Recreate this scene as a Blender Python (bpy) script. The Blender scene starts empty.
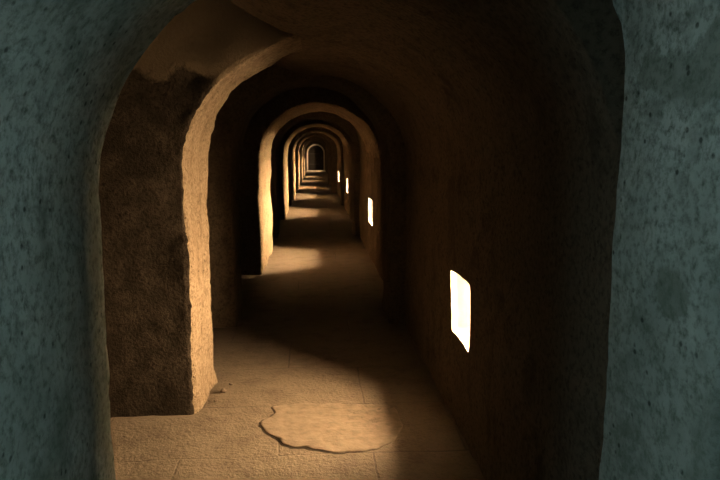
import bpy, bmesh, math, random
from mathutils import Vector, Matrix, noise
random.seed(4)
S = bpy.context.scene
COL = S.collection

# ------------------------------------------------------------------ materials
def nodes(name):
    m = bpy.data.materials.new(name); m.use_nodes = True
    nt = m.node_tree; nt.nodes.clear()
    out = nt.nodes.new('ShaderNodeOutputMaterial')
    return m, nt, out

def N(nt, typ, **kw):
    n = nt.nodes.new(typ)
    for k, v in kw.items():
        if k in n.inputs: n.inputs[k].default_value = v
        else: setattr(n, k, v)
    return n

def ramp(nt, src, stops):
    r = nt.nodes.new('ShaderNodeValToRGB')
    while len(r.color_ramp.elements) < len(stops): r.color_ramp.elements.new(0.5)
    for e, (p, c) in zip(r.color_ramp.elements, stops):
        e.position = p; e.color = (c, c, c, 1) if isinstance(c, (int, float)) else (*c, 1)
    nt.links.new(src, r.inputs['Fac'])
    return r.outputs['Color']

def mix(nt, fac, a, b, mode='MIX'):
    n = nt.nodes.new('ShaderNodeMix'); n.data_type = 'RGBA'; n.blend_type = mode
    if isinstance(fac, (int, float)): n.inputs[0].default_value = fac
    else: nt.links.new(fac, n.inputs[0])
    for sock, v in ((n.inputs[6], a), (n.inputs[7], b)):
        if isinstance(v, tuple): sock.default_value = (*v, 1)
        else: nt.links.new(v, sock)
    return n.outputs[2]

def plaster(name, base, light, dark, patch, pits=0.5, bump=0.5, patch_pos=0.56, spots=()):
    """old lime plaster over rubble: mottled colour, peeled patches, small dark pits"""
    m, nt, out = nodes(name)
    L = nt.links.new
    geo = nt.nodes.new('ShaderNodeNewGeometry')
    pos = geo.outputs['Position']
    n1 = N(nt, 'ShaderNodeTexNoise', Scale=1.7, Detail=6.0, Roughness=0.6); L(pos, n1.inputs['Vector'])
    n2 = N(nt, 'ShaderNodeTexNoise', Scale=7.0, Detail=8.0, Roughness=0.65); L(pos, n2.inputs['Vector'])
    n3 = N(nt, 'ShaderNodeTexNoise', Scale=48.0, Detail=4.0, Roughness=0.7); L(pos, n3.inputs['Vector'])
    # vertical streaks
    mp = N(nt, 'ShaderNodeMapping', Scale=(6.0, 6.0, 0.9)); L(pos, mp.inputs['Vector'])
    n4 = N(nt, 'ShaderNodeTexNoise', Scale=1.0, Detail=4.0, Distortion=0.6); L(mp.outputs[0], n4.inputs['Vector'])
    c = mix(nt, ramp(nt, n1.outputs['Fac'], [(0.35, 0.0), (0.65, 1.0)]), base, light)
    c = mix(nt, ramp(nt, n2.outputs['Fac'], [(0.52, 0.0), (0.68, 0.75)]), c, dark)
    c = mix(nt, ramp(nt, n4.outputs['Fac'], [(0.55, 0.0), (0.72, 0.45)]), c, dark)
    # peeled patches with a fairly hard edge
    n5 = N(nt, 'ShaderNodeTexNoise', Scale=1.15, Detail=5.0, Roughness=0.5, Distortion=0.4)
    off = N(nt, 'ShaderNodeMapping', Location=(3.1, 7.7, 1.3)); L(pos, off.inputs['Vector']); L(off.outputs[0], n5.inputs['Vector'])
    peel = ramp(nt, n5.outputs['Fac'], [(patch_pos, 0.0), (patch_pos + 0.02, 1.0)])
    for (cx, cy, cz, rx, ry, rz) in spots:            # peeled places at known spots of the wall
        sp = N(nt, 'ShaderNodeMapping', Location=(-cx / rx, -cy / ry, -cz / rz), Scale=(1 / rx, 1 / ry, 1 / rz)); L(pos, sp.inputs['Vector'])
        ln = N(nt, 'ShaderNodeVectorMath', operation='LENGTH'); L(sp.outputs[0], ln.inputs[0])
        ad = N(nt, 'ShaderNodeMath', operation='MULTIPLY_ADD'); L(n2.outputs['Fac'], ad.inputs[0]); ad.inputs[1].default_value = 4.0; L(ln.outputs['Value'], ad.inputs[2])
        k = N(nt, 'ShaderNodeMapRange'); L(ad.outputs[0], k.inputs['Value'])
        k.inputs['From Min'].default_value = 3.05; k.inputs['From Max'].default_value = 2.85
        peel = mix(nt, 1.0, peel, k.outputs['Result'], 'LIGHTEN')
    c = mix(nt, mix(nt, 1.0, peel, (0.6, 0.6, 0.6), 'MULTIPLY'), c, patch)
    c = mix(nt, ramp(nt, n3.outputs['Fac'], [(0.3, 1.0), (0.55, 0.0)]), c, dark)
    vo = N(nt, 'ShaderNodeTexVoronoi', Scale=26.0, Randomness=1.0); L(pos, vo.inputs['Vector'])
    pit = ramp(nt, vo.outputs['Distance'], [(0.10, pits), (0.20, 0.0)])
    gate = ramp(nt, n2.outputs['Fac'], [(0.45, 0.0), (0.55, 1.0)])
    pg = mix(nt, 1.0, pit, gate, 'MULTIPLY')
    c = mix(nt, pg, c, tuple(x * 0.3 for x in dark))
    b = N(nt, 'ShaderNodeBsdfDiffuse', Roughness=0.6); L(c, b.inputs['Color'])
    # bump
    h = mix(nt, 0.35, n2.outputs['Fac'], n3.outputs['Fac'])
    h = mix(nt, 0.25, h, peel, 'SUBTRACT')
    h = mix(nt, 0.6, h, pg, 'SUBTRACT')
    bp = N(nt, 'ShaderNodeBump', Strength=bump, Distance=0.03); L(h, bp.inputs['Height'])
    L(bp.outputs[0], b.inputs['Normal']); L(b.outputs[0], out.inputs['Surface'])
    return m

def simple(name, c1, c2, scale=20.0, rough=0.8, bump=0.3):
    m, nt, out = nodes(name); L = nt.links.new
    geo = nt.nodes.new('ShaderNodeNewGeometry')
    n = N(nt, 'ShaderNodeTexNoise', Scale=scale, Detail=6.0, Roughness=0.6); L(geo.outputs['Position'], n.inputs['Vector'])
    c = mix(nt, ramp(nt, n.outputs['Fac'], [(0.35, 0.0), (0.65, 1.0)]), c1, c2)
    b = N(nt, 'ShaderNodeBsdfPrincipled', Roughness=rough); L(c, b.inputs['Base Color'])
    bp = N(nt, 'ShaderNodeBump', Strength=bump, Distance=0.01); L(n.outputs['Fac'], bp.inputs['Height'])
    L(bp.outputs[0], b.inputs['Normal']); L(b.outputs[0], out.inputs['Surface'])
    return m

def emissive(name, col, strength):
    m, nt, out = nodes(name)
    e = N(nt, 'ShaderNodeEmission', Strength=strength); e.inputs['Color'].default_value = (*col, 1)
    nt.links.new(e.outputs[0], out.inputs['Surface'])
    return m

def floor_material():
    m, nt, out = nodes('flagstone_floor'); L = nt.links.new
    geo = nt.nodes.new('ShaderNodeNewGeometry'); pos = geo.outputs['Position']
    wob = N(nt, 'ShaderNodeTexNoise', Scale=3.0, Detail=3.0); L(pos, wob.inputs['Vector'])
    wsub = N(nt, 'ShaderNodeVectorMath', operation='SCALE'); L(wob.outputs['Color'], wsub.inputs[0]); wsub.inputs['Scale'].default_value = 0.03
    wadd = N(nt, 'ShaderNodeVectorMath', operation='ADD'); L(pos, wadd.inputs[0]); L(wsub.outputs[0], wadd.inputs[1])
    mp = N(nt, 'ShaderNodeMapping', Location=(0.185, 0.185, 0.0)); L(wadd.outputs[0], mp.inputs['Vector'])
    br = N(nt, 'ShaderNodeTexBrick', Scale=1.0); L(mp.outputs[0], br.inputs['Vector'])
    br.inputs['Color1'].default_value = (0.1568, 0.1260, 0.0931, 1); br.inputs['Color2'].default_value = (0.1379, 0.1092, 0.0784, 1)
    br.inputs['Mortar'].default_value = (0.0616, 0.0476, 0.0336, 1)
    br.inputs['Mortar Size'].default_value = 0.007; br.inputs['Mortar Smooth'].default_value = 0.6
    br.inputs['Brick Width'].default_value = 0.95; br.inputs['Row Height'].default_value = 0.62
    n2 = N(nt, 'ShaderNodeTexNoise', Scale=5.0, Detail=8.0, Roughness=0.65); L(pos, n2.inputs['Vector'])
    n3 = N(nt, 'ShaderNodeTexNoise', Scale=45.0, Detail=4.0, Roughness=0.7); L(pos, n3.inputs['Vector'])
    # dust hides most of the joints
    n6 = N(nt, 'ShaderNodeTexNoise', Scale=1.3, Detail=4.0); L(pos, n6.inputs['Vector'])
    c = mix(nt, ramp(nt, n6.outputs['Fac'], [(0.38, 0.2), (0.58, 0.95)]), br.outputs['Color'], (0.1477, 0.1190, 0.0854))
    c = mix(nt, ramp(nt, n2.outputs['Fac'], [(0.50, 0.0), (0.66, 0.8)]), c, (0.0903, 0.0693, 0.0476))
    c = mix(nt, ramp(nt, n3.outputs['Fac'], [(0.30, 0.55), (0.50, 0.0)]), c, (0.0714, 0.0546, 0.0378))
    b = N(nt, 'ShaderNodeBsdfPrincipled', Roughness=0.75); L(c, b.inputs['Base Color'])
    h = mix(nt, 0.4, n2.outputs['Fac'], n3.outputs['Fac'])
    h = mix(nt, 0.08, h, br.outputs['Fac'], 'SUBTRACT')
    bp = N(nt, 'ShaderNodeBump', Strength=0.8, Distance=0.025); L(h, bp.inputs['Height'])
    L(bp.outputs[0], b.inputs['Normal']); L(b.outputs[0], out.inputs['Surface'])
    return m

def face_material():
    """bare dark rubble below, a ragged remnant of paler plaster above"""
    m, nt, out = nodes('bare_rubble'); L = nt.links.new
    geo = nt.nodes.new('ShaderNodeNewGeometry'); pos = geo.outputs['Position']
    n1 = N(nt, 'ShaderNodeTexNoise', Scale=9.0, Detail=7.0, Roughness=0.65); L(pos, n1.inputs['Vector'])
    n2 = N(nt, 'ShaderNodeTexNoise', Scale=2.6, Detail=6.0, Roughness=0.6); L(pos, n2.inputs['Vector'])
    n3 = N(nt, 'ShaderNodeTexNoise', Scale=55.0, Detail=4.0, Roughness=0.7); L(pos, n3.inputs['Vector'])
    c = mix(nt, ramp(nt, n1.outputs['Fac'], [(0.42, 0.0), (0.66, 1.0)]), (0.033, 0.027, 0.021), (0.058, 0.047, 0.036))
    c = mix(nt, ramp(nt, n3.outputs['Fac'], [(0.36, 0.8), (0.52, 0.0)]), c, (0.02, 0.015, 0.012))
    sx = nt.nodes.new('ShaderNodeSeparateXYZ'); L(pos, sx.inputs[0])
    ad = N(nt, 'ShaderNodeMath', operation='MULTIPLY_ADD'); L(n2.outputs['Fac'], ad.inputs[0]); ad.inputs[1].default_value = 0.9; L(sx.outputs['Z'], ad.inputs[2])
    k = N(nt, 'ShaderNodeMapRange'); L(ad.outputs[0], k.inputs['Value']); k.inputs['From Min'].default_value = 2.30; k.inputs['From Max'].default_value = 2.36
    c = mix(nt, k.outputs['Result'], c, (0.15, 0.117, 0.08))
    b = N(nt, 'ShaderNodeBsdfDiffuse', Roughness=0.6); L(c, b.inputs['Color'])
    h = mix(nt, 0.4, n1.outputs['Fac'], n3.outputs['Fac'])
    h = mix(nt, 0.3, h, k.outputs['Result'], 'ADD')
    bp = N(nt, 'ShaderNodeBump', Strength=0.8, Distance=0.03); L(h, bp.inputs['Height'])
    L(bp.outputs[0], b.inputs['Normal']); L(b.outputs[0], out.inputs['Surface'])
    return m

M = {
    'near': plaster('grey_green_plaster', (0.23, 0.255, 0.22), (0.46, 0.485, 0.44), (0.13, 0.15, 0.12), (0.15, 0.17, 0.13), 0.8, 0.35, 0.66, ((0.738, 1.17, 1.64, 0.3, 0.22, 0.075), (0.738, 1.21, 1.22, 0.3, 0.06, 0.05))),
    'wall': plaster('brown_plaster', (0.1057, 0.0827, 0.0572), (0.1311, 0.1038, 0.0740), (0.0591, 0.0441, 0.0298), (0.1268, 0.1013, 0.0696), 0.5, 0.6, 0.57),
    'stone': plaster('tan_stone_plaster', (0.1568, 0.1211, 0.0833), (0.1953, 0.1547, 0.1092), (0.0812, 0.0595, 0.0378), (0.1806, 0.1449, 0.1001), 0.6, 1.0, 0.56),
    'floor': floor_material(),
    'face': face_material(),
    'soot': simple('bounce_cut_black', (0.02, 0.018, 0.015), (0.028, 0.024, 0.02), 14.0, 0.95, 0.2),  # near-black only to cut light bounced off the far opening sides
    'bounce_near': simple('bounce_cut_dark', (0.055, 0.048, 0.04), (0.07, 0.06, 0.05), 14.0, 0.9, 0.2),  # dark only to cut light bounced off the first opening's sides
    'slab': simple('worn_slab', (0.200, 0.160, 0.116), (0.125, 0.099, 0.070), 18.0, 0.7, 0.7),
    'crack': simple('dirt_crack', (0.035, 0.026, 0.018), (0.06, 0.045, 0.03), 60.0, 1.0, 0.5),
    'chip': simple('stone_chip', (0.09, 0.07, 0.05), (0.14, 0.11, 0.08), 60.0, 0.9, 0.6),
    'pale': simple('pale_lit_rim', (0.62, 0.57, 0.50), (0.52, 0.47, 0.40), 8.0, 0.8, 0.2),  # daylight on the far arch reveal, put into the colour
    'beyond_dark': simple('unlit_beyond', (0.010, 0.008, 0.006), (0.016, 0.012, 0.009), 12.0, 0.8, 0.2),  # darkness beyond the far arch, put into the colour
    'iron': simple('black_iron', (0.02, 0.02, 0.02), (0.04, 0.035, 0.03), 30.0, 0.6, 0.2),
    'day': emissive('daylight_pane', (1.0, 0.64, 0.33), 970.0),
    'day_far': emissive('bright_daylight_pane', (1.0, 0.64, 0.33), 5200.0),
}

# ------------------------------------------------------------------ mesh helpers
def rough(p, n, a=1.0):
    """weathering: push a point along its normal by layered noise of its place in the world"""
    d = 0.020 * noise.fractal(p * 2.3, 1.0, 2.0, 3) + 0.006 * noise.fractal(p * 11.0, 1.0, 2.0, 3) + 0.0025 * noise.noise(p * 45.0)
    return p + n * (d * a)

def link(name, verts, faces, mat, parent=None, smooth=True, flip=False):
    me = bpy.data.meshes.new(name)
    if flip: faces = [tuple(reversed(f)) for f in faces]
    me.from_pydata([tuple(v) for v in verts], [], faces); me.update()
    if smooth: me.polygons.foreach_set('use_smooth', [True] * len(me.polygons))
    if mat: me.materials.append(mat)
    o = bpy.data.objects.new(name, me); COL.objects.link(o)
    if parent: o.parent = parent
    return o

def structure(o):
    o['kind'] = 'structure'; return o

def tag(o, label, cat, group=None):
    o['label'] = label; o['category'] = cat
    if group: o['group'] = group
    return o

def lines(spans, extra=()):
    """grid line positions: spans = [(start, end, step), ...]"""
    r = []
    for a, b, s in spans:
        k = max(1, round((b - a) / s))
        r += [a + (b - a) * i / k for i in range(k)]
    r.append(spans[-1][1])
    for e in extra:
        i = min(range(len(r)), key=lambda j: abs(r[j] - e))
        r[i] = e
    return sorted(set(r))

# ------------------------------------------------------------------ layout (metres; corridor runs along +Y)
XR = 0.765                 # face of the right-hand (outer) wall
XC, ZS, ZT = 0.035, 1.40, 2.09   # crown line, springing, crown height
END = 44.5
WIN = [(3.01, 3.41), (8.32, 8.88), (14.70, 15.40), (20.0, 20.75), (24.9, 25.6), (30.3, 31.0), (35.2, 35.9), (43.25, 43.95)]
WZ = (0.475, 0.825)
SHIFT = [-0.035] + [0.0] * 7                 # the first slit sits a little off centre
DEPTH = [0.29] + [0.50] * 6 + [0.16]        # embrasures narrow outward to a slit
SLIT = [0.10] + [0.055] * 6 + [0.03]       # half width of the slit
edges = [e for w in WIN for e in w]
YL = lines([(1.3, 6.0, 0.025), (6.0, 11.0, 0.05), (11.0, 21.0, 0.1), (21.0, END + 0.6, 0.2)], edges)
ZL = lines([(-0.05, ZS, 0.029)], list(WZ))

# ------------------------------------------------------------------ right wall with splayed openings cut through it
def build_wall_right():
    V, F = [], []
    idx = {}
    def hole(ya, yb, za, zb):
        ym, zm = (ya + yb) / 2, (za + zb) / 2
        return WZ[0] < zm < WZ[1] and any(a < ym < b for a, b in WIN)
    for i, y in enumerate(YL):
        for j, z in enumerate(ZL):
            idx[i, j] = len(V)
            V.append(rough(Vector((XR, y, z)), Vector((-1, 0, 0)), 0.9))
    for i in range(len(YL) - 1):
        for j in range(len(ZL) - 1):
            if hole(YL[i], YL[i + 1], ZL[j], ZL[j + 1]): continue
            F.append((idx[i, j], idx[i, j + 1], idx[i + 1, j + 1], idx[i + 1, j]))
    n_wall = len(F)
    # reveals of the openings
    j0, j1 = ZL.index(WZ[0]), ZL.index(WZ[1])
    for (a, b), dep, hs, sh in zip(WIN, DEPTH, SLIT, SHIFT):
        i0, i1 = YL.index(a), YL.index(b)
        ring = [(i, j0) for i in range(i0, i1)] + [(i1, j) for j in range(j0, j1)] + [(i, j1) for i in range(i1, i0, -1)] + [(i0, j) for j in range(j1, j0, -1)]
        prev = [idx[k] for k in ring]
        for q in range(1, 9):
            cur = []
            for (i, j) in ring:
                v = V[idx[i, j]]
                x = v.x + (XR + dep - v.x) * q / 8
                c = (a + b) / 2
                yy = YL[i] + (c + sh + (YL[i] - c) * hs / ((b - a) / 2) - YL[i]) * q / 8
                p = Vector((x, yy, ZL[j]))
                nrm = Vector((0, (1 if i == i0 else -1 if i == i1 else 0), (1 if j == j0 else -1 if j == j1 else 0)))
                cur.append(len(V)); V.append(rough(p, nrm, 0.5) if q < 8 else p)
            for k in range(len(ring)):
                k2 = (k + 1) % len(ring)
                F.append((prev[k], prev[k2], cur[k2], cur[k]))
            prev = cur
    w = structure(link('wall_right', V, F, M['wall'], flip=True))
    w.data.materials.append(M['bounce_near'])               # opening linings coloured dark to hold back bounced window light
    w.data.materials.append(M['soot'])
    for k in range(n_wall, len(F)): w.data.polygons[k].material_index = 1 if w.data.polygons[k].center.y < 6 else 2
    return w
build_wall_right()
for k, (a, b) in enumerate(WIN):
    x = XR + DEPTH[k] - 0.012
    y0, y1, z0, z1 = (a + b) / 2 + SHIFT[k] - SLIT[k] - 0.01, (a + b) / 2 + SHIFT[k] + SLIT[k] + 0.01, WZ[0] - 0.02, WZ[1] + 0.02
    v = [(x + dx, y, z) for dx in (0, 0.01) for y, z in ((y0, z0), (y1, z0), (y1, z1), (y0, z1))]
    f = [(0, 3, 2, 1), (4, 5, 6, 7), (0, 1, 5, 4), (1, 2, 6, 5), (2, 3, 7, 6), (3, 0, 4, 7)]
    structure(link('window_%d' % (k + 1), v, f, M['day' if k in (0, 7) else 'day_far'], smooth=False))

# ------------------------------------------------------------------ ceiling: half barrel on the right, open cross vaults on the left
def crown_z(y):
    """the vaults rise a little beyond the first bay"""
    t = max(0.0, min(1.0, (y - 5.3) / 0.3))
    return ZT + 0.26 * t
def ceil_z(x, y):
    zt = crown_z(y)
    if x >= XC: return ZS + (zt - ZS) * math.sqrt(max(0.0, 1 - ((min(x, XR) - XC) / (XR - XC)) ** 2))
    s = min(1.0, (XC - x) / 1.2)
    return zt + min(1.0, 1.2 * s * s)
def build_ceiling():
    prof = []
    for k in range(33):
        t = math.pi / 2 * k / 32
        prof.append((XC + (XR - XC) * math.cos(t), Vector((-math.cos(t), 0, -math.sin(t)))))
    for k in range(1, 25):
        prof.append((XC - 1.2 * k / 24, Vector((0, 0, -1))))
    for k in range(1, 9):
        prof.append((XC - 1.2 - 3.3 * k / 8, Vector((0, 0, -1))))
    ys = [y for y in YL if y >= 1.52]
    V, F = [], []
    # first row spread upward: the end face of the vault above the near passage
    rows = []
    for yc in (1.1, ys[0]):
      r = []
      for (x, n) in prof:
        r.append(len(V)); V.append(Vector((x - n.x * 1.2, yc, ceil_z(x, ys[0]) - n.z * 1.2)))
      rows.append(r)
    for y in ys:
        r = []
        for (x, n) in prof:
            r.append(len(V)); V.append(rough(Vector((x, y, ceil_z(x, y))), n, 0.9))
        rows.append(r)
    for a, b in zip(rows, rows[1:]):
        for k in range(len(prof) - 1):
            F.append((a[k], a[k + 1], b[k + 1], b[k]))
    return structure(link('ceiling', V, F, M['wall']))
build_ceiling()

# ------------------------------------------------------------------ floor
def build_floor():
    YL = lines([(-1.0, 1.0, 0.2), (1.0, 6.0, 0.025), (6.0, 11.0, 0.05), (11.0, END + 0.6, 0.2)])
    xs = lines([(-4.6, -1.2, 0.2), (-1.2, 0.9, 0.03), (0.9, 4.0, 0.2)])
    V, F = [], []
    for y in YL:
        for x in xs:
            p = Vector((x, y, 0))
            z = 0.010 * noise.fractal(p * 1.9, 1.0, 2.0, 3) + 0.003 * noise.fractal(p * 12.0, 1.0, 2.0, 2)
            V.append(Vector((x, y, z)))
    n = len(xs)
    for i in range(len(YL) - 1):
        for j in range(n - 1):
            F.append((i * n + j, i * n + j + 1, (i + 1) * n + j + 1, (i + 1) * n + j))
    return structure(link('floor', V, F, M['floor']))
build_floor()

# outer wall of the chambers that open on the left
def build_wall_left():
    V, F = [], []
    ys = lines([(1.3, END + 0.6, 0.4)]); zs = lines([(-0.05, 3.7, 0.2)])
    for y in ys:
        for z in zs: V.append(rough(Vector((-4.25, y, z)), Vector((1, 0, 0))))
    n = len(zs)
    for i in range(len(ys) - 1):
        for j in range(n - 1):
            F.append((i * n + j, (i + 1) * n + j, (i + 1) * n + j + 1, i * n + j + 1))
    return structure(link('wall_left', V, F, M['wall']))
build_wall_left()

# ------------------------------------------------------------------ archways: one cross wall each, pierced by an arch
def archway(label, y0, y1, xl, xr, mat, zs=ZS, zt=2.07, step=0.03, xl_far=None, xc=XC, full=False,
            zs_r=None, e_r=2.0, y0r=None, y1r=None, amp=1.0, rnd=0.03, top=3.40, outer_r=0.80, bulge=0.0, under=True, face=None):
    zs_r = zs if zs_r is None else zs_r
    xl_far = xl if xl_far is None else xl_far
    P = []                                        # (x, z, normal_out, side fraction, outer x, outer z)
    nj = max(6, int(zs / step))
    for k in range(nj):
        z = -0.04 + (zs + 0.04) * k / nj
        P.append((xl, z, (-1, 0), 0.0, -4.2, z * top / zs))
    na = max(12, int(1.2 / step))
    for k in range(na):
        t = math.pi / 2 * k / na
        c, s = math.cos(t), math.sin(t)
        w = k / na
        el = 0.07 * max(0.0, (w - 0.68) / 0.32) if not full and y0 < 6 else 0.0
        P.append((xc - (xc - xl) * c, zs + (zt - zs) * s + el, (-c, s), w / 2, -4.2 + (xc + 4.2) * w, top))
    for k in range(na + 1):
        t = math.pi / 2 * (1 - k / na)
        c, s = math.cos(t), math.sin(t)
        ce, se = c ** (2 / e_r), s ** (2 / e_r)
        w = k / na
        em = 0 if full or y0 > 6 else 0.07 + 0.02 * w
        P.append((xc + (xr - xc + em) * ce, em * se + zs_r + (zt - zs_r) * se, (c, s), 0.5 + w / 2, xc + (outer_r - xc) * min(1, w * 1.6), top - max(0, (w - 0.625) / 0.375) * (top - zs_r)))
    if full:
        for k in range(1, nj + 1):
            z = zs_r - (zs_r + 0.04) * k / nj
            P.append((xr, z, (1, 0), 1.0, outer_r, z))
    # path along the depth: near face -> edge -> reveal -> edge -> far face
    path = []
    for o in (1.0, 0.7, 0.5):
        path.append(('n', o))
    k = 0.9
    offs = [0.85, 0.7, 0.58]
    while offs[-1] > rnd * 1.5: offs.append(offs[-1] - max(step, offs[-1] * 0.08))
    offs = [o for o in offs if o > rnd * 1.3]
    path += [('no', o) for o in offs]
    path += [('no', rnd), ('c0', 0.3), ('r', rnd)]
    L = y1 - y0
    nr = max(2, int((L - 2 * rnd) / (step if L < 1.2 else max(step, L / 40))))
    path += [('r', rnd + (L - 2 * rnd) * q / nr) for q in range(1, nr)]
    path += [('r', L - rnd), ('c1', 0.3), ('fo', rnd)]
    path += [('fo', o) for o in (0.08, 0.16, 0.3, 0.5, 0.85)] + [('f', 0.5), ('f', 1.0)]
    V, F = [], []
    for kind, a in path:
        for (x, z, nn, s, ox, oz) in P:
            n2 = Vector((nn[0], 0, nn[1]))
            ya = y0 + ((y0r if y0r is not None else y0) - y0) * s
            yb = y1 + ((y1r if y1r is not None else y1) - y1) * max(0.0, s * 2 - 1)
            sc = (yb - ya) / L
            u = 0.0
            def outer(a, b):
                return Vector((a, 0, min(b, ceil_z(a, y0) + 0.06) if under and s > 0 else b))
            def off(o):
                p = Vector((x, 0, z)) + n2 * o
                p.x = max(-4.2, min(outer_r, p.x)); p.z = min(top, p.z)
                if under: p.z = min(p.z, ceil_z(p.x, y0) + 0.10)
                return p
            if kind in 'nf':
                q0 = off(0.85); p = q0 if s > 0.5 and under else q0.lerp(outer(ox, oz), a)
                p.y = ya if kind == 'n' else yb
                nrm = Vector((0, -1 if kind == 'n' else 1, 0)); am = 0.5
            elif kind in ('no', 'fo'):
                p = off(a); p.y = ya if kind == 'no' else yb; nrm = Vector((0, -1 if kind == 'no' else 1, 0)); am = 0.15 + 0.5 * max(0.0, 1 - a / 0.25)
            elif kind in ('c0', 'c1'):
                p = off(a * rnd); p.y = ya + a * rnd if kind == 'c0' else yb - a * rnd
                nrm = (Vector((0, -1 if kind == 'c0' else 1, 0)) - n2).normalized(); am = 1.0
                p += nrm * (0.011 * noise.noise(p * 21.0) + 0.006 * noise.noise(p * 47.0)) * amp
            else:
                p = off(0); p.y = ya + a * sc; nrm = -n2; am = 1.0
                if s == 0.0: p.x += (xl_far - xl) * a / L
                elif s < 0.5: p.x += (xl_far - xl) * a / L * (1 - 2 * s)
                if s < 0.5: p.x += bulge * max(0, 1 - p.z / 0.6) ** 2 * (0.4 + 0.6 * a / L)
            if kind in ('fo', 'c1', 'f') and s < 0.5: p.x += (xl_far - xl) * (1 - 2 * s)
            if not full and s > 0.97: am *= 0.2
            V.append(rough(p, nrm, am * amp))
    n = len(P)
    for i in range(len(path) - 1):
        for j in range(n - 1):
            F.append((i * n + j, i * n + j + 1, (i + 1) * n + j + 1, (i + 1) * n + j))
    t = bpy.data.objects.new('stone_archway', None); COL.objects.link(t); t.location = (xl, (y0 + y1) / 2, 0)
    ci = next(i for i, (kind, a) in enumerate(path) if kind == 'c0')
    def sub(name, r0, r1, m, m2=None):
        vv = [v - t.location for v in V[r0 * n:(r1 + 1) * n]]
        ff = [tuple(q - r0 * n for q in f) for f in F[r0 * (n - 1):r1 * (n - 1)]]
        o = link(name, vv, ff, m, t)
        if m2:
            o.data.materials.append(m2)
            for q, pl in enumerate(o.data.polygons):
                if P[q % (n - 1)][3] < 0.42: pl.material_index = 1
        return o
    sub('pier_face', 0, ci, mat, face)
    sub('arch_lining', ci, len(path) - 1, mat)
    return tag(t, label, 'archway', 'archways along the corridor')

archway('nearest archway, wide grey-green plastered walls filling both sides of the frame', 1.03, 1.80, -0.585, 0.738, M['near'], amp=0.6,
        zs=1.38, zt=2.00, step=0.03, xl_far=-0.60, xc=0.05, full=True, zs_r=1.62, e_r=5.0, y1r=1.49, top=3.4, under=False)
archway('brown stone pier and arch with a sunlit edge opposite the largest window', 3.42, 3.96, -0.700, XR, M['stone'],
        zs=1.42, zt=2.06, step=0.022, xl_far=-0.665, amp=1.4, rnd=0.024, bulge=0.012, face=M['face'])
archway('dark narrow archway just behind the sunlit pier, unlit and almost black', 5.20, 5.75, -0.69, 0.62, M['wall'], zt=2.06, full=True, step=0.03, xc=-0.03)
archway('second sunlit archway, beside the tall thin glowing window slit', 7.47, 9.35, -0.660, XR, M['stone'], zt=2.06, step=0.03, amp=1.2)
archway('dark ring archway behind the second sunlit arch', 10.7, 11.25, -0.66, 0.67, M['wall'], zt=2.04, full=True, step=0.04, xc=0.0)
archway('third sunlit archway, beside the third window slit from the front', 13.5, 15.7, -0.675, XR, M['stone'], zt=2.06, step=0.05)
archway('dark ring archway between the third and fourth sunlit arches', 16.9, 17.4, -0.66, 0.70, M['wall'], zt=2.04, full=True, step=0.06)
archway('fourth sunlit archway, beside the fourth window slit from the front', 18.87, 20.8, -0.658, XR, M['stone'], zt=2.06, step=0.06)
archway('dark ring archway between the fourth and fifth sunlit arches', 22.0, 22.5, -0.64, 0.56, M['wall'], zt=2.02, full=True, step=0.06)
archway('fifth sunlit archway, small and deep in the corridor', 24.0, 25.9, -0.637, XR, M['stone'], zt=2.06, step=0.06)
archway('dark ring archway between the fifth and sixth sunlit arches', 27.3, 27.8, -0.62, 0.56, M['wall'], zt=2.02, full=True, step=0.08)
archway('sixth sunlit archway, the third one in front of the far doorway', 29.6, 31.2, -0.620, XR, M['stone'], zt=2.06, step=0.08)
archway('seventh sunlit archway, the second one in front of the far doorway', 34.4, 36.0, -0.600, XR, M['stone'], zt=2.06, step=0.08)
archway('last and smallest sunlit archway, directly in front of the far doorway', 38.8, 40.3, -0.600, XR, M['stone'], zt=2.06, step=0.08)

# unseen cross passage, open-ended, added so sky light reaches only near walls
def sheet(name, o, u, v, nu, nv, nrm, mat):
    V, F = [], []
    o, u, v = Vector(o), Vector(u), Vector(v)
    for i in range(nu + 1):
        for j in range(nv + 1): V.append(rough(o + u * i / nu + v * j / nv, Vector(nrm), 0.6))
    for i in range(nu):
        for j in range(nv):
            F.append((i * (nv + 1) + j, (i + 1) * (nv + 1) + j, (i + 1) * (nv + 1) + j + 1, i * (nv + 1) + j + 1))
    return structure(link(name, V, F, mat))
sheet('wall_unseen_back', (-3.1, -0.6, -0.05), (7.1, 0, 0), (0, 0, 3.0), 60, 24, (0, 1, 0), M['near'])
sheet('wall_unseen_front', (0.78, 1.06, -0.05), (3.2, 0, 0), (0, 0, 3.0), 22, 24, (0, -1, 0), M['near'])
sheet('ceiling_unseen', (-3.1, -0.65, 2.12), (7.1, 0, 0), (0, 1.85, 0), 60, 16, (0, 0, -1), M['near'])

# ------------------------------------------------------------------ far end: arched doorway, its daylit rim painted pale
def arch_outline(xl, xr, zs, zt, n=16, z0=0.0):
    xc = (xl + xr) / 2; a = (xr - xl) / 2
    pts = [(xl, z0)]
    for k in range(n + 1):
        t = math.pi * (1 - k / n)
        pts.append((xc + a * math.cos(t), zs + (zt - zs) * math.sin(t)))
    pts.append((xr, z0))
    return pts

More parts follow.
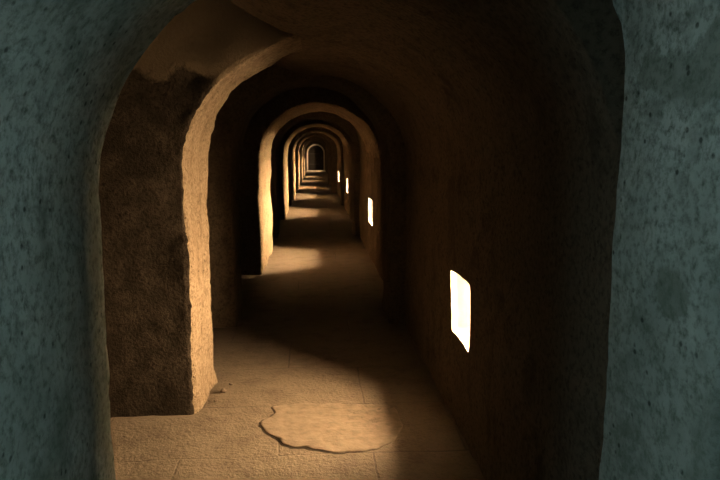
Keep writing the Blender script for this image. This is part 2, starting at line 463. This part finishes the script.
def build_end():
    DX0, DX1, DZS, DZT = -0.50, 0.60, 1.28, 1.83
    inner = arch_outline(DX0, DX1, DZS, DZT)
    # end wall with an arched opening
    V, F = [], []
    for (x, z) in inner: V.append((x, END, z))
    for (x, z) in inner: V.append((x, END + 1.3, z))
    n = len(inner)
    outer = []
    for i, (x, z) in enumerate(inner):
        if i == 0: outer.append((-4.3, 0))
        elif i == n - 1: outer.append((1.2, 0))
        else:
            w = (i - 1) / (n - 3)
            outer.append((-4.3 + 5.5 * w, 3.7))
    for (x, z) in outer: V.append((x, END, z))
    for i in range(n - 1):
        F.append((i, i + 1, n + i + 1, n + i))
        F.append((i, 2 * n + i, 2 * n + i + 1, i + 1))
    structure(link('wall_end', V, F, M['wall'], smooth=False))
    d = structure(bpy.data.objects.new('beyond_dark_1', None)); COL.objects.link(d); d.location = (0.05, END, 0)
    def child(name, V, F, mat):
        o = link(name, [(v[0] - 0.05, v[1] - END, v[2]) for v in V], F, mat, d, smooth=False); return o
    # rim standing proud of the wall, coloured pale for the lit reveal
    a = arch_outline(DX0 - 0.09, DX1 + 0.09, DZS, DZT + 0.09); b = arch_outline(DX0 + 0.005, DX1 - 0.005, DZS, DZT - 0.005)
    V, F = [], []
    for y in (END - 0.10, END + 0.02):
        for q in a: V.append((q[0], y, q[1]))
        for q in b: V.append((q[0], y, q[1]))
    for i in range(n - 1):
        F.append((i, i + 1, n + i + 1, n + i))
        F.append((i, 2 * n + i, 2 * n + i + 1, i + 1))
        F.append((n + i, n + i + 1, 3 * n + i + 1, 3 * n + i))
    child('lit_rim', V, F, M['pale'])
    # sill step, in the same painted-light colour as the rim
    def box(x0, x1, y0, y1, z0, z1):
        v = [(x, y, z) for x in (x0, x1) for y in (y0, y1) for z in (z0, z1)]
        f = [(0, 1, 3, 2), (4, 6, 7, 5), (0, 4, 5, 1), (2, 3, 7, 6), (0, 2, 6, 4), (1, 5, 7, 3)]
        return v, f
    child('door_sill', *box(DX0 - 0.12, DX1 + 0.12, END - 0.42, END + 1.25, -0.02, 0.05), M['pale'])
    # added leaf, painted near-black for the unlit space beyond the arch
    leaf = arch_outline(DX0 - 0.02, DX1 + 0.02, DZS, DZT + 0.02, z0=0.05)
    V = [(x, END + 1.2, z) for x, z in leaf] + [(x, END + 1.26, z) for x, z in leaf]
    F = [tuple(range(n)), tuple(range(2 * n - 1, n - 1, -1))] + [(i, n + i, n + (i + 1) % n, (i + 1) % n) for i in range(n)]
    child('dark_leaf', V, F, M['beyond_dark'])
    for z in (0.45, 1.2):
        child('strap_hinge', *box(DX0 + 0.02, DX1 - 0.3, END + 1.185, END + 1.202, z, z + 0.05), M['iron'])
    child('door_latch', *box(DX1 - 0.16, DX1 - 0.08, END + 1.16, END + 1.202, 0.86, 1.0), M['iron'])
build_end()

# ------------------------------------------------------------------ worn slab in the floor with its cracked edge
def smooth_loop(pts, n):
    out = []
    m = len(pts)
    for i in range(m):
        p0, p1, p2, p3 = (Vector(pts[(i + k) % m]) for k in (-1, 0, 1, 2))
        for q in range(n):
            t = q / n
            out.append(0.5 * ((2 * p1) + (p2 - p0) * t + (2 * p0 - 5 * p1 + 4 * p2 - p3) * t * t + (3 * p1 - p0 - 3 * p2 + p3) * t ** 3))
    return out
def build_slab():
    C = [(-0.235, 3.53), (-0.25, 3.40), (-0.315, 3.28), (-0.27, 3.16), (-0.17, 3.01), (-0.05, 2.945), (0.13, 2.90), (0.31, 2.93), (0.43, 3.10), (0.47, 3.32), (0.42, 3.48), (0.10, 3.53)]
    loop = smooth_loop(C, 14)
    cen = Vector((0.08, 3.24))
    out = []
    for p in loop:
        d = (p - cen).normalized()
        w = 0.022 * noise.fractal(Vector((p.x * 8, p.y * 8, 2.0)), 1.0, 2.0, 3)
        out.append(p + d * w)
    n = len(out)
    def fz(x, y): 
        p = Vector((x, y, 0)); return 0.010 * noise.fractal(p * 1.9, 1.0, 2.0, 3) + 0.003 * noise.fractal(p * 12.0, 1.0, 2.0, 2)
    V, F = [], []
    # raised on the left and near edge, level with the floor on the far right
    rings = [(1.0, -0.02), (1.0, 0.55), (0.99, 0.9), (0.97, 1.0), (0.9, 1.05), (0.75, 1.05), (0.5, 1.05), (0.25, 1.05)]
    for s, hh in rings:
        for p, p0 in zip(out, loop):
            q = cen + ((p if s > 0.98 else p0.lerp(p, 0.4) if s > 0.95 else p0) - cen) * s
            lift = 0.0005 + 0.009 * max(0.0, min(1.0, 0.62 - (p.x - cen.x) * 1.3 - (p.y - cen.y) * 1.6))
            z = fz(q.x, q.y) + (lift * hh if hh > 0 else -0.03)
            V.append(Vector((q.x, q.y, z)))
    for r in range(len(rings) - 1):
        for i in range(n):
            k = (i + 1) % n
            F.append((r * n + i, r * n + k, (r + 1) * n + k, (r + 1) * n + i))
    V.append(Vector((cen.x, cen.y, fz(cen.x, cen.y) + 0.011)))
    for i in range(n): F.append(((len(rings) - 1) * n + i, (len(rings) - 1) * n + (i + 1) % n, len(V) - 1))
    sl = link('floor_slab', V, F, M['slab'])
    tag(sl, 'rounded worn stone slab with a dark cracked edge in the lit floor below the nearest window', 'stone slab')
    # the dirt-filled crack that follows its left and near edge
    V, F = [], []
    idxs = list(range(0, 14 * 6 + 8))
    for i in idxs:
        p = out[i % n]; d = (p - cen).normalized()
        f = min(1, i / 6, (len(idxs) - 1 - i) / 12)
        w = max(0.0008, f * (0.010 + 0.007 * noise.noise(Vector((i * 0.35, 0, 0)))))
        for k, (o, dz) in enumerate(((-0.002, 0.002), (w * 0.5, 0.0045), (w, 0.002))):
            q = p + d * o; V.append(Vector((q.x, q.y, fz(q.x, q.y) + dz)))
    for a in range(len(idxs) - 1):
        for k in range(2):
            F.append((a * 3 + k, a * 3 + k + 1, a * 3 + 4 + k, a * 3 + 3 + k))
    cr = link('edge_crack', V, F, M['crack'], sl); cr['label'] = 'dark dirt filled crack'
build_slab()

# ------------------------------------------------------------------ a few chips of stone at the foot of the lit pier
def chip(x, y, r, label):
    bm = bmesh.new(); bmesh.ops.create_icosphere(bm, subdivisions=2, radius=r)
    for v in bm.verts:
        v.co *= 1 + 0.45 * noise.noise(v.co * (1.2 / r) + Vector((x * 9, y * 9, 0)))
        v.co.z *= 0.6
    zmin = min(v.co.z for v in bm.verts)
    me = bpy.data.meshes.new('stone_chip'); bm.to_mesh(me); bm.free(); me.materials.append(M['chip'])
    o = bpy.data.objects.new('stone_chip', me); COL.objects.link(o); o.location = (x, y, -zmin + 0.003)
    tag(o, label, 'stone', 'stone chips at the pier foot')
chip(-0.585, 3.74, 0.020, 'largest brown stone chip on the floor at the foot of the lit pier')
chip(-0.555, 3.86, 0.013, 'farther small stone chip on the floor beside the lit pier')
chip(-0.61, 3.60, 0.012, 'small stone chip nearest the front corner of the lit pier')

# ------------------------------------------------------------------ daylight entering from behind, and the camera
W = bpy.data.worlds.new('sky'); S.world = W; W.use_nodes = True
bg = W.node_tree.nodes['Background']
bg.inputs['Color'].default_value = (0.46, 0.68, 0.73, 1); bg.inputs['Strength'].default_value = 5.4

cam = bpy.data.cameras.new('camera'); cam.lens = 620 / 720 * 36; cam.sensor_width = 36; cam.clip_start = 0.02; cam.clip_end = 200
co = bpy.data.objects.new('camera', cam); COL.objects.link(co)
co.location = (0, 0, 1.5)
co.rotation_euler = Vector((0.07090014, 0.98708471, -0.14365564)).to_track_quat('-Z', 'Y').to_euler()
S.camera = co

S.cycles.use_denoising = True
S.cycles.max_bounces = 10; S.cycles.diffuse_bounces = 8
S.view_settings.view_transform = 'Standard'; S.view_settings.look = 'None'
S.view_settings.exposure = 0.0; S.view_settings.gamma = 1.0; S.view_settings.use_curve_mapping = False
